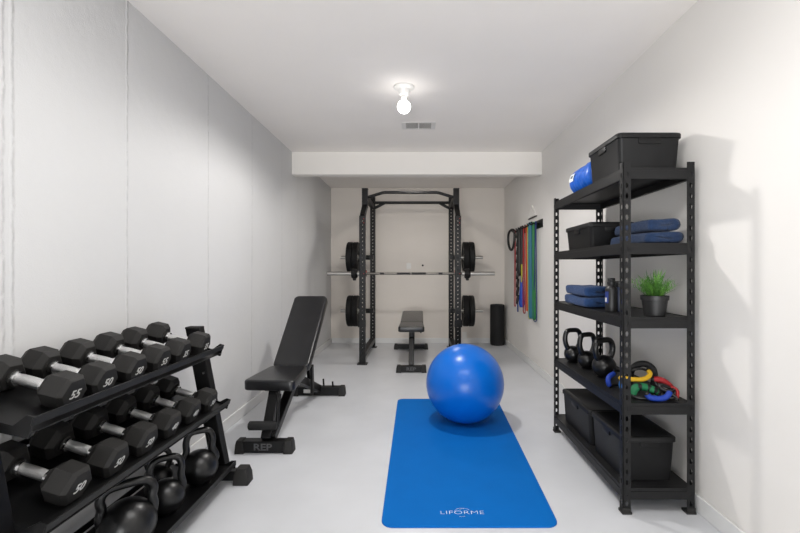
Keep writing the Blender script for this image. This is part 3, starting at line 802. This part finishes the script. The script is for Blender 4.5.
m.grid(rr_, False, False, False); m.build('care_label', 'white', bg)
m = MB(); rr_ = []
for q in range(4):
    a = math.radians(158+12*q/3)
    rr_.append([Vector((.0955*math.cos(a), y, .0915+.0955*math.sin(a))) for y in (.02, .058)])
m.grid(rr_, False, False, False); m.build('label_print', 'darkprint', bg)
for yy in (-.12, .02) if False else ():
    pass

# --- folded towels
def towel(x0, x1, y0, y1, z, h, label, group, mname, seed, inner_shift=0.0, turn=False):
    """folded towel; fold spiral shows on the face at y0"""
    rnd = random.Random(seed)
    W, D = x1-x0, y1-y0
    t = thing('folded_towel', ((x0+x1)/2, (y0+y1)/2, z), label, 'towel', group)
    th = .175*h
    def path(pts): return pts
    def semi(cx, cz, r, a0, a1, n=8): return [(cx+r*math.cos(math.radians(a0+(a1-a0)*k/n)), cz+r*math.sin(math.radians(a0+(a1-a0)*k/n))) for k in range(n+1)]
    def line(a, b, n=10): return [(a[0]+(b[0]-a[0])*k/n, a[1]+(b[1]-a[1])*k/n) for k in range(1, n)]
    r1 = .375*h; xl, xr = -W/2+r1+th/2, W/2-r1-th/2
    outer = [(.10*W, .125*h)] + line((.10*W, .125*h), (xl, .125*h)) + [(xl-r1*abs(math.cos(math.radians(a_)))**.55, .5*h+r1*math.copysign(abs(math.sin(math.radians(a_)))**.55, math.sin(math.radians(a_)))) for a_ in range(270, 89, -15)] + line((xl, .875*h), (xr, .875*h), 14) + semi(xr, .5*h, r1, 90, -90) + line((xr, .125*h), (.12*W, .125*h)) + [(.12*W, .125*h)]
    r2 = .125*h; xi = xr-.01
    inner = [(xl, .375*h)] + line((xl, .375*h), (xi, .375*h), 12) + semi(xi, .5*h, r2, -90, 90) + line((xi, .625*h), (xl, .625*h), 12) + [(xl, .625*h)]
    m = MB()
    ph = [rnd.uniform(0, 6) for _ in range(6)]
    NY = 16
    for cl in (outer, inner):
        n = len(cl); rings = []
        L_ = []; R_ = []
        for i, p in enumerate(cl):
            a = cl[max(i-1, 0)]; b = cl[min(i+1, n-1)]
            tx, tz = b[0]-a[0], b[1]-a[1]; l = math.hypot(tx, tz) or 1
            nx, nz = -tz/l, tx/l
            L_.append((p[0]+nx*th/2, p[1]+nz*th/2)); R_.append((p[0]-nx*th/2, p[1]-nz*th/2))
        loop = L_ + R_[::-1]
        for k in range(NY+1):
            f = k/NY; e = min(f, 1-f); ins = .006*max(0, 1-e/.06)**2
            ring = []
            for (px, pz) in loop:
                top = max(0.0, pz/h-.3)
                dz = (.0035*math.sin(px*34+ph[0]+f*3)+.003*math.sin(f*7+ph[1]+px*11))*top
                dx = .004*math.sin(f*6+ph[2]+pz*40)
                dy = .005*math.sin(pz*60+ph[3]+px*9) if k in (0, NY) else 0
                ring.append(Vector((px*(1-ins*2)+dx*(1 if abs(px) > W*.3 else .3), y0+D*f+dy-(y0+y1)/2, max(0.0, (pz-h*.5)*(1-ins*6)+h*.5+dz))))
            rings.append(ring)
        m.grid(rings)
    o = m.build('cloth', mname, t, sharp=75)
    sd = o.modifiers.new('soft', 'SUBSURF'); sd.levels = 1; sd.render_levels = 1
    tx = bpy.data.textures.new('towel_noise', 'CLOUDS'); tx.noise_scale = .03
    dm = o.modifiers.new('wrinkle', 'DISPLACE'); dm.texture = tx; dm.strength = .0035; dm.mid_level = .6; dm.texture_coords = 'LOCAL'
    return t
gn = 'navy towels on the second shelf'
towel(1.095, 1.286, 2.075, 2.485, LEV[1]+.003, .062, 'navy folded towel on the second shelf, under the other navy towel', gn, 'towel', 1)
towel(1.110, 1.272, 2.085, 2.475, LEV[1]+.065, .064, 'navy folded towel on the second shelf, on top of the other navy towel', gn, 'towel', 2)
gn = 'blue towels on the third shelf'
towel(.962, 1.175, 2.50, 2.885, LEV[2]+.003, .063, 'blue folded towel on the third shelf beside the bottles, under another towel', gn, 'towel2', 3)
towel(.968, 1.165, 2.51, 2.875, LEV[2]+.066, .062, 'blue folded towel on the third shelf beside the bottles, on top of another towel', gn, 'towel2', 4)

# --- bottles
def bottle(x, y, label, mname, h=.182, r=.031, lab='labelblue'):
    t = thing('bottle', (x, y, LEV[2]), label, 'bottle', 'bottles on the third shelf')
    b = MB().lathe([(0, 0), (r-.003, 0), (r, .004), (r, h*.66), (r*.96, h*.70), (r*.62, h*.76), (r*.55, h*.78), (r*.55, h*.82), (0, h*.82)], 32).build('bottle_body', mname, t)
    MB().lathe([(0, h*.80), (r*.64, h*.80), (r*.66, h*.81), (r*.66, h*.88), (r*.56, h*.90), (r*.62, h*.91), (r*.62, h*.985), (r*.56, h), (0, h)], 28).build('cap', 'bottle', t)
    m = MB(); rows = []
    for q in range(13):
        a = math.radians(165+55*q/12)
        rows.append([Vector(((r+.0006)*math.cos(a), (r+.0006)*math.sin(a), z)) for z in (h*.26, h*.60)])
    m.grid(rows, False, False, False); lb = m.build('label_wrap', lab, b)
    m = MB(); rows = []
    for q in range(5):
        a = math.radians(172+30*q/4)
        rows.append([Vector(((r+.001)*math.cos(a), (r+.001)*math.sin(a), z)) for z in (h*.30, h*.42)])
    m.grid(rows, False, False, False); m.build('label_print', 'greyprint', lb)
    return t
bottle(1.030, 2.315, 'black bottle with blue label on the third shelf, left of the shelf post', 'bottle')
bottle(1.085, 2.345, 'dark blue bottle mostly hidden behind the near shelf post on the third shelf', 'bottleblue', .165, .033, 'bottleblue')

# --- plant
t = thing('potted_plant', (1.150, 2.108, LEV[2]+.0), 'small green grassy plant in a black pot on the third shelf', 'plant')
MB().lathe([(0, 0), (.044, 0), (.047, .003), (.058, .078), (.0625, .079), (.0635, .100), (.060, .1005), (.057, .092), (0, .088)], 36).build('pot', 'pot', t)
MB().lathe([(0, .084), (.0570, .0885), (.04, .094), (0, .097)], 24).build('soil', 'soil', t)
def blade(m, base, d, L, w_, droop, n=5):
    d = Vector(d).normalized(); p = Vector(base); side = d.cross(Vector((0, 0, 1)))
    if side.length < 1e-3: side = Vector((1, 0, 0))
    side.normalize(); prev = None
    for k in range(n+1):
        f = k/n; ww = w_*(1-f**1.6)*(.6+.4*min(1, f*4))+.0002
        a = m.bm.verts.new(p+side*ww); c = m.bm.verts.new(p-side*ww)
        if prev: m.bm.faces.new((prev[0], a, c, prev[1]))
        prev = (a, c); p = p+d*(L/n); d = (d+Vector((0, 0, -droop/n))).normalized()
for mname, cnt, nm in (('leaf', 46, 'foliage'), ('leafd', 40, 'foliage')):
    m = MB()
    for i in range(cnt):
        a = random.uniform(0, 2*PI); tl = random.uniform(.05, 1.0)
        d = Vector((math.cos(a)*tl, math.sin(a)*tl, random.uniform(.75, 1.2))).normalized()
        b = Vector((math.cos(a)*.035*random.random(), math.sin(a)*.035*random.random(), .09))
        L = random.uniform(.065, .118)*(1.0 if tl < .7 else .92)
        dr = random.uniform(.2, 1.0)
        # stem with needle leaflets
        p = b.copy(); dd = d.copy(); ns = 8
        for k in range(ns):
            q = p+dd*(L/ns)
            if k >= 1:
                for r_ in range(3):
                    aa = random.uniform(0, 2*PI)
                    o_ = Vector((math.cos(aa), math.sin(aa), random.uniform(-.1, .5)))
                    blade(m, p, dd*.9+o_*.75, random.uniform(.018, .032), .0016, .5, 3)
            blade(m, p, dd, L/ns*1.2, .0012, 0, 1)
            p = q; dd = (dd+Vector((0, 0, -dr/ns))).normalized()
        blade(m, p, dd, .03, .002, .3, 3)
    o = m.build(nm, mname, t, recalc=False)

# --- kettlebells on the fourth shelf
kg = 'kettlebells on the fourth shelf'
kettlebell(1.050, 2.955, LEV[3], .058, math.radians(12), 'black kettlebell on the fourth shelf, farthest of the three', kg, hw=1.0, ht=3.75, tr=.27)
kettlebell(1.076, 2.770, LEV[3], .058, math.radians(20), 'black kettlebell on the fourth shelf, middle of the three', kg, hw=1.0, ht=3.70, tr=.27)
kettlebell(1.085, 2.535, LEV[3], .068, math.radians(20), 'black kettlebell on the fourth shelf, nearest the coloured bands', kg, hw=.92, ht=3.20, tr=.24)

# --- coloured resistance tubes piled on the fourth shelf
def chaikin(pts, n=2, closed=False):
    pts = [Vector(p) for p in pts]
    for _ in range(n):
        q = [] if closed else [pts[0]]
        rng = range(len(pts)) if closed else range(len(pts)-1)
        for i in rng:
            a, c = pts[i], pts[(i+1) % len(pts)]
            q += [a.lerp(c, .25), a.lerp(c, .75)]
        if not closed: q.append(pts[-1])
        pts = q
    return pts
def tube_thing(label, grip, gm, r, cord=None, cr=.007, extra=()):
    c = sum((Vector(p) for p in grip), Vector())/len(grip)
    o = Vector((c.x, c.y, LEV[3]))
    t = thing('resistance_tube', o, label, 'resistance band', 'coloured resistance tubes on the fourth shelf')
    g = chaikin([Vector(p)-o for p in grip], 3)
    n = len(g)
    rr = [r*(.72 if i in (0, n-1) else 1.0) for i in range(n)]
    MB().tube(g, rr, 14).build('foam_grip', gm, t, sharp=70)
    for e, d in ((g[0], g[0]-g[2]), (g[-1], g[-1]-g[-3])):
        d = d.normalized()
        MB().tube([e-d*.002, e+d*.012], r*.82, 14).build('end_cap', 'cord', t)
    if cord:
        cp = chaikin([Vector(p)-o for p in cord], 3)
        MB().tube(cp, cr, 10).build('cord', 'cord', t, sharp=70)
    return t
Z4 = LEV[3]
tube_thing('blue foam grip standing at the left end of the pile of coloured bands',
    [(1.012, 2.30, Z4+.015), (1.004, 2.295, Z4+.035), (1.006, 2.30, Z4+.052), (1.020, 2.31, Z4+.064), (1.05, 2.33, Z4+.070)], 'bluefoam', .0125,
    [(1.05, 2.33, Z4+.088), (1.09, 2.335, Z4+.085), (1.12, 2.33, Z4+.06), (1.10, 2.34, Z4+.008), (1.03, 2.335, Z4+.008), (1.012, 2.30, Z4+.012)])
tube_thing('light blue foam grip just right of the blue one in the band pile',
    [(1.045, 2.215, Z4+.013), (1.034, 2.21, Z4+.03), (1.036, 2.215, Z4+.055), (1.052, 2.23, Z4+.062)], 'skyfoam', .011,
    [(1.052, 2.23, Z4+.062), (1.08, 2.25, Z4+.06), (1.10, 2.26, Z4+.03), (1.08, 2.25, Z4+.008), (1.045, 2.215, Z4+.010)])
tube_thing('yellow foam grip lying across the top of the band pile',
    [(1.020, 2.19, Z4+.080), (1.026, 2.175, Z4+.086), (1.06, 2.165, Z4+.082), (1.11, 2.16, Z4+.080), (1.150, 2.17, Z4+.088), (1.172, 2.185, Z4+.105), (1.168, 2.20, Z4+.116)], 'yellow', .0115,
    [(1.168, 2.20, Z4+.116), (1.15, 2.25, Z4+.12), (1.10, 2.26, Z4+.10), (1.05, 2.24, Z4+.09), (1.020, 2.19, Z4+.080)])
tube_thing('green foam grip wrapped in black cord in the middle of the band pile',
    [(1.050, 2.125, Z4+.022), (1.058, 2.120, Z4+.050), (1.085, 2.125, Z4+.058), (1.110, 2.130, Z4+.052), (1.140, 2.125, Z4+.046), (1.168, 2.120, Z4+.030)], 'greenfoam', .0185,
    [(1.168, 2.12, Z4+.03), (1.175, 2.10, Z4+.012), (1.14, 2.085, Z4+.009), (1.10, 2.085, Z4+.009), (1.06, 2.095, Z4+.009), (1.045, 2.11, Z4+.012), (1.050, 2.125, Z4+.022)], .008)
gt = bpy.data.objects['resistance_tube.003']
for px, py, pz in ((1.078, 2.1235, .0565), (1.128, 2.128, .050), (1.156, 2.122, .038)):
    MB().tube([Vector((px-.009, py, Z4+pz))-gt.location, Vector((px+.009, py, Z4+pz-.002))-gt.location], .0198, 14).build('cord_wrap', 'cord', gt)
tube_thing('red foam grip sloping down at the right of the band pile',
    [(1.185, 2.17, Z4+.078), (1.205, 2.155, Z4+.082), (1.230, 2.15, Z4+.068), (1.250, 2.145, Z4+.048), (1.255, 2.14, Z4+.035)], 'redfoam', .0165,
    [(1.255, 2.14, Z4+.035), (1.262, 2.125, Z4+.015), (1.235, 2.12, Z4+.010), (1.20, 2.13, Z4+.035), (1.18, 2.15, Z4+.06), (1.185, 2.17, Z4+.078)], .008)
tube_thing('blue foam grip lying curved at the front right of the band pile',
    [(1.092, 2.068, Z4+.034), (1.100, 2.066, Z4+.020), (1.130, 2.064, Z4+.0145), (1.165, 2.064, Z4+.0145), (1.190, 2.066, Z4+.026), (1.205, 2.075, Z4+.042)], 'bluefoam', .0135,
    [(1.205, 2.075, Z4+.042), (1.228, 2.085, Z4+.055), (1.238, 2.085, Z4+.035), (1.225, 2.08, Z4+.012), (1.20, 2.09, Z4+.012), (1.21, 2.10, Z4+.05)], .009)
tube_thing('black foam grip arching up at the back of the band pile',
    [(1.120, 2.30, Z4+.03), (1.125, 2.295, Z4+.10), (1.155, 2.28, Z4+.135), (1.195, 2.265, Z4+.138), (1.222, 2.25, Z4+.115), (1.226, 2.245, Z4+.075), (1.215, 2.24, Z4+.02)], 'foam', .0165,
    [(1.215, 2.24, Z4+.02), (1.19, 2.22, Z4+.009), (1.15, 2.25, Z4+.009), (1.120, 2.30, Z4+.03)])
t = tube_thing('thin black and red knotted cord at the right end of the band pile',
    [(1.235, 2.065, Z4+.018), (1.246, 2.075, Z4+.045), (1.240, 2.095, Z4+.060), (1.222, 2.10, Z4+.055)], 'red', .0075,
    [(1.222, 2.10, Z4+.055), (1.18, 2.105, Z4+.075), (1.165, 2.095, Z4+.058), (1.20, 2.085, Z4+.045), (1.235, 2.065, Z4+.018)], .008)

# ================================================================== RESISTANCE BANDS ON THE RIGHT WALL
t = thing('band_rail', (XR, 5.25, 1.66), 'black steel band rail with pegs fixed on the right wall', 'rack')
RYs = [4.76, 4.86, 4.96, 5.07, 5.18, 5.29, 5.41, 5.53, 5.66, 5.79]
MB().mm((-.012, -.60, -.045), (0, .62, .045)).build('back_plate', 'steel', t, bevel=.002)
for y in RYs:
    MB().tube([(-.008, y-5.25, 0), (-.085, y-5.25, .004), (-.092, y-5.25, .012), (-.094, y-5.25, .026)], .008, 10).build('peg', 'steel', t)
def band(y, x, zb, wd, thick, mname, label, sway=0.0, ztop=1.672, twist=0.0):
    """closed loop band hanging from the peg at y; wd spread of the two strands along the wall"""
    t = thing('resistance_band', (XR-x, y, ztop), label, 'resistance band', 'resistance bands on the wall rail')
    n = 20; pts = []
    L = ztop-zb; r0 = .010+thick; r1 = wd/2
    for k in range(9):
        a = PI-PI*k/8; pts.append((0, r0*math.cos(a), r0*math.sin(a)))
    for k in range(1, n):
        f = k/n; hw = r0+(r1-r0)*min(1, f*1.15)**1.5
        pts.append((twist*math.sin(f*PI), hw+sway*f*f, -f*L*.97))
    for k in range(9):
        a = -PI*k/8; pts.append((0, r1*math.cos(a)+sway, -L*.97+(L*.03+0*r1)*math.sin(a)))
    for k in range(n-1, 0, -1):
        f = k/n; hw = r0+(r1-r0)*min(1, f*1.15)**1.5
        pts.append((-twist*math.sin(f*PI), -hw+sway*f*f, -f*L*.97))
    MB().tube(pts, (thick, thick*2.2) if thick > .006 else thick, 8, closed=True, cap=False).build('loop', mname, t, sharp=70)
    return t
band(4.76, .050, .575, .13, .0055, 'navy', 'dark blue band loop on the wall rail, nearest the camera', .03)
band(4.86, .045, .590, .05, .0065, 'green', 'green band loop on the wall rail between dark blue and teal ones', -.02)
band(4.96, .052, .60, .06, .012, 'teal', 'wide teal band loop on the wall rail', -.03)
band(5.07, .045, .58, .05, .0075, 'lime', 'yellow green band loop on the wall rail beside the wide teal one', -.05)
band(5.18, .050, .66, .05, .0058, 'orange', 'orange band loop on the wall rail beside the yellow green one', -.04)
band(5.29, .055, .62, .10, .0060, 'red', 'red band loop on the wall rail in the middle', -.03)
band(5.79, .050, .66, .09, .0055, 'red', 'thin red tube loop on the wall rail, farthest from the camera', .0)
# blue tail with yellow cord
t = thing('resistance_band', (XR-.05, 5.41, 1.672), 'black band with thick blue end and yellow cords on the wall rail', 'resistance band', 'resistance bands on the wall rail')
MB().tube([(0, -.014, 0), (0, 0, .018), (0, .014, 0), (0, .02, -.2), (0, .02, -.45)], (.012, .016), 10).tube([(0, -.014, 0), (0, -.02, -.2), (0, -.02, -.45)], (.012, .016), 10).build('strap', 'cord', t, sharp=70)
MB().tube([(.004, .03, -.42), (.006, .035, -.55), (.004, .0, -.75)], .008, 8).tube([(-.004, -.02, -.42), (-.006, -.03, -.58), (-.004, .0, -.75)], .008, 8).build('cord', 'lime', t, sharp=70)
MB().tube([(0, 0, -.60), (0, 0, -.68), (0, 0, -.95), (0, 0, -.99)], [.008, .022, .036, .026], 14).build('end_grip', 'blue', t, sharp=70)
# black strap with stitched loops
t = thing('stretch_strap', (XR-.045, 5.66, 1.672), 'black stretching strap with a row of loops on the wall rail', 'strap', 'resistance bands on the wall rail')
z = 0.0
m = MB()
for k in range(9):
    L = .115
    a = [(.010*math.sin(2*PI*q/16), .028*math.cos(2*PI*q/16), z-L/2+L/2*math.sin(2*PI*q/16)+.012) for q in range(16)]
    m.tube(a, (.005, .012), 8, closed=True, cap=False); z -= L*.94
m.build('loops', 'cord', t, sharp=70)
MB().tube([(0, 0, z+.03), (.002, .0, z-.02), (0, -.01, z-.10)], (.003, .010), 8).build('blue_tail', 'navy', t)
# black handles looped over the far pegs
t = thing('tube_handle', (XR-.06, 5.79, 1.69), 'black tube handle loop sticking out past the far end of the wall rail', 'resistance band', 'resistance bands on the wall rail')
pts = [(0, -.01, 0), (-.03, .06, .01), (-.05, .14, -.03), (-.05, .17, -.14), (-.04, .12, -.25), (-.02, .03, -.28), (0, -.02, -.15)]
MB().tube(chaikin(pts, 3, True), .016, 10, closed=True, cap=False).build('webbing', 'cord', t, sharp=70)
t = thing('resistance_band', (XR-.05, 5.53, 1.672), 'thick black band loop on the wall rail behind the strap', 'resistance band', 'resistance bands on the wall rail')
pts = [(0, -.014, 0), (0, 0, .018), (0, .014, 0), (.0, .04, -.25), (0, .03, -.55), (0, 0, -.60), (0, -.03, -.55), (0, -.035, -.25)]
MB().tube(chaikin(pts, 2, True), (.012, .022), 10, closed=True, cap=False).build('loop', 'cord', t, sharp=70)
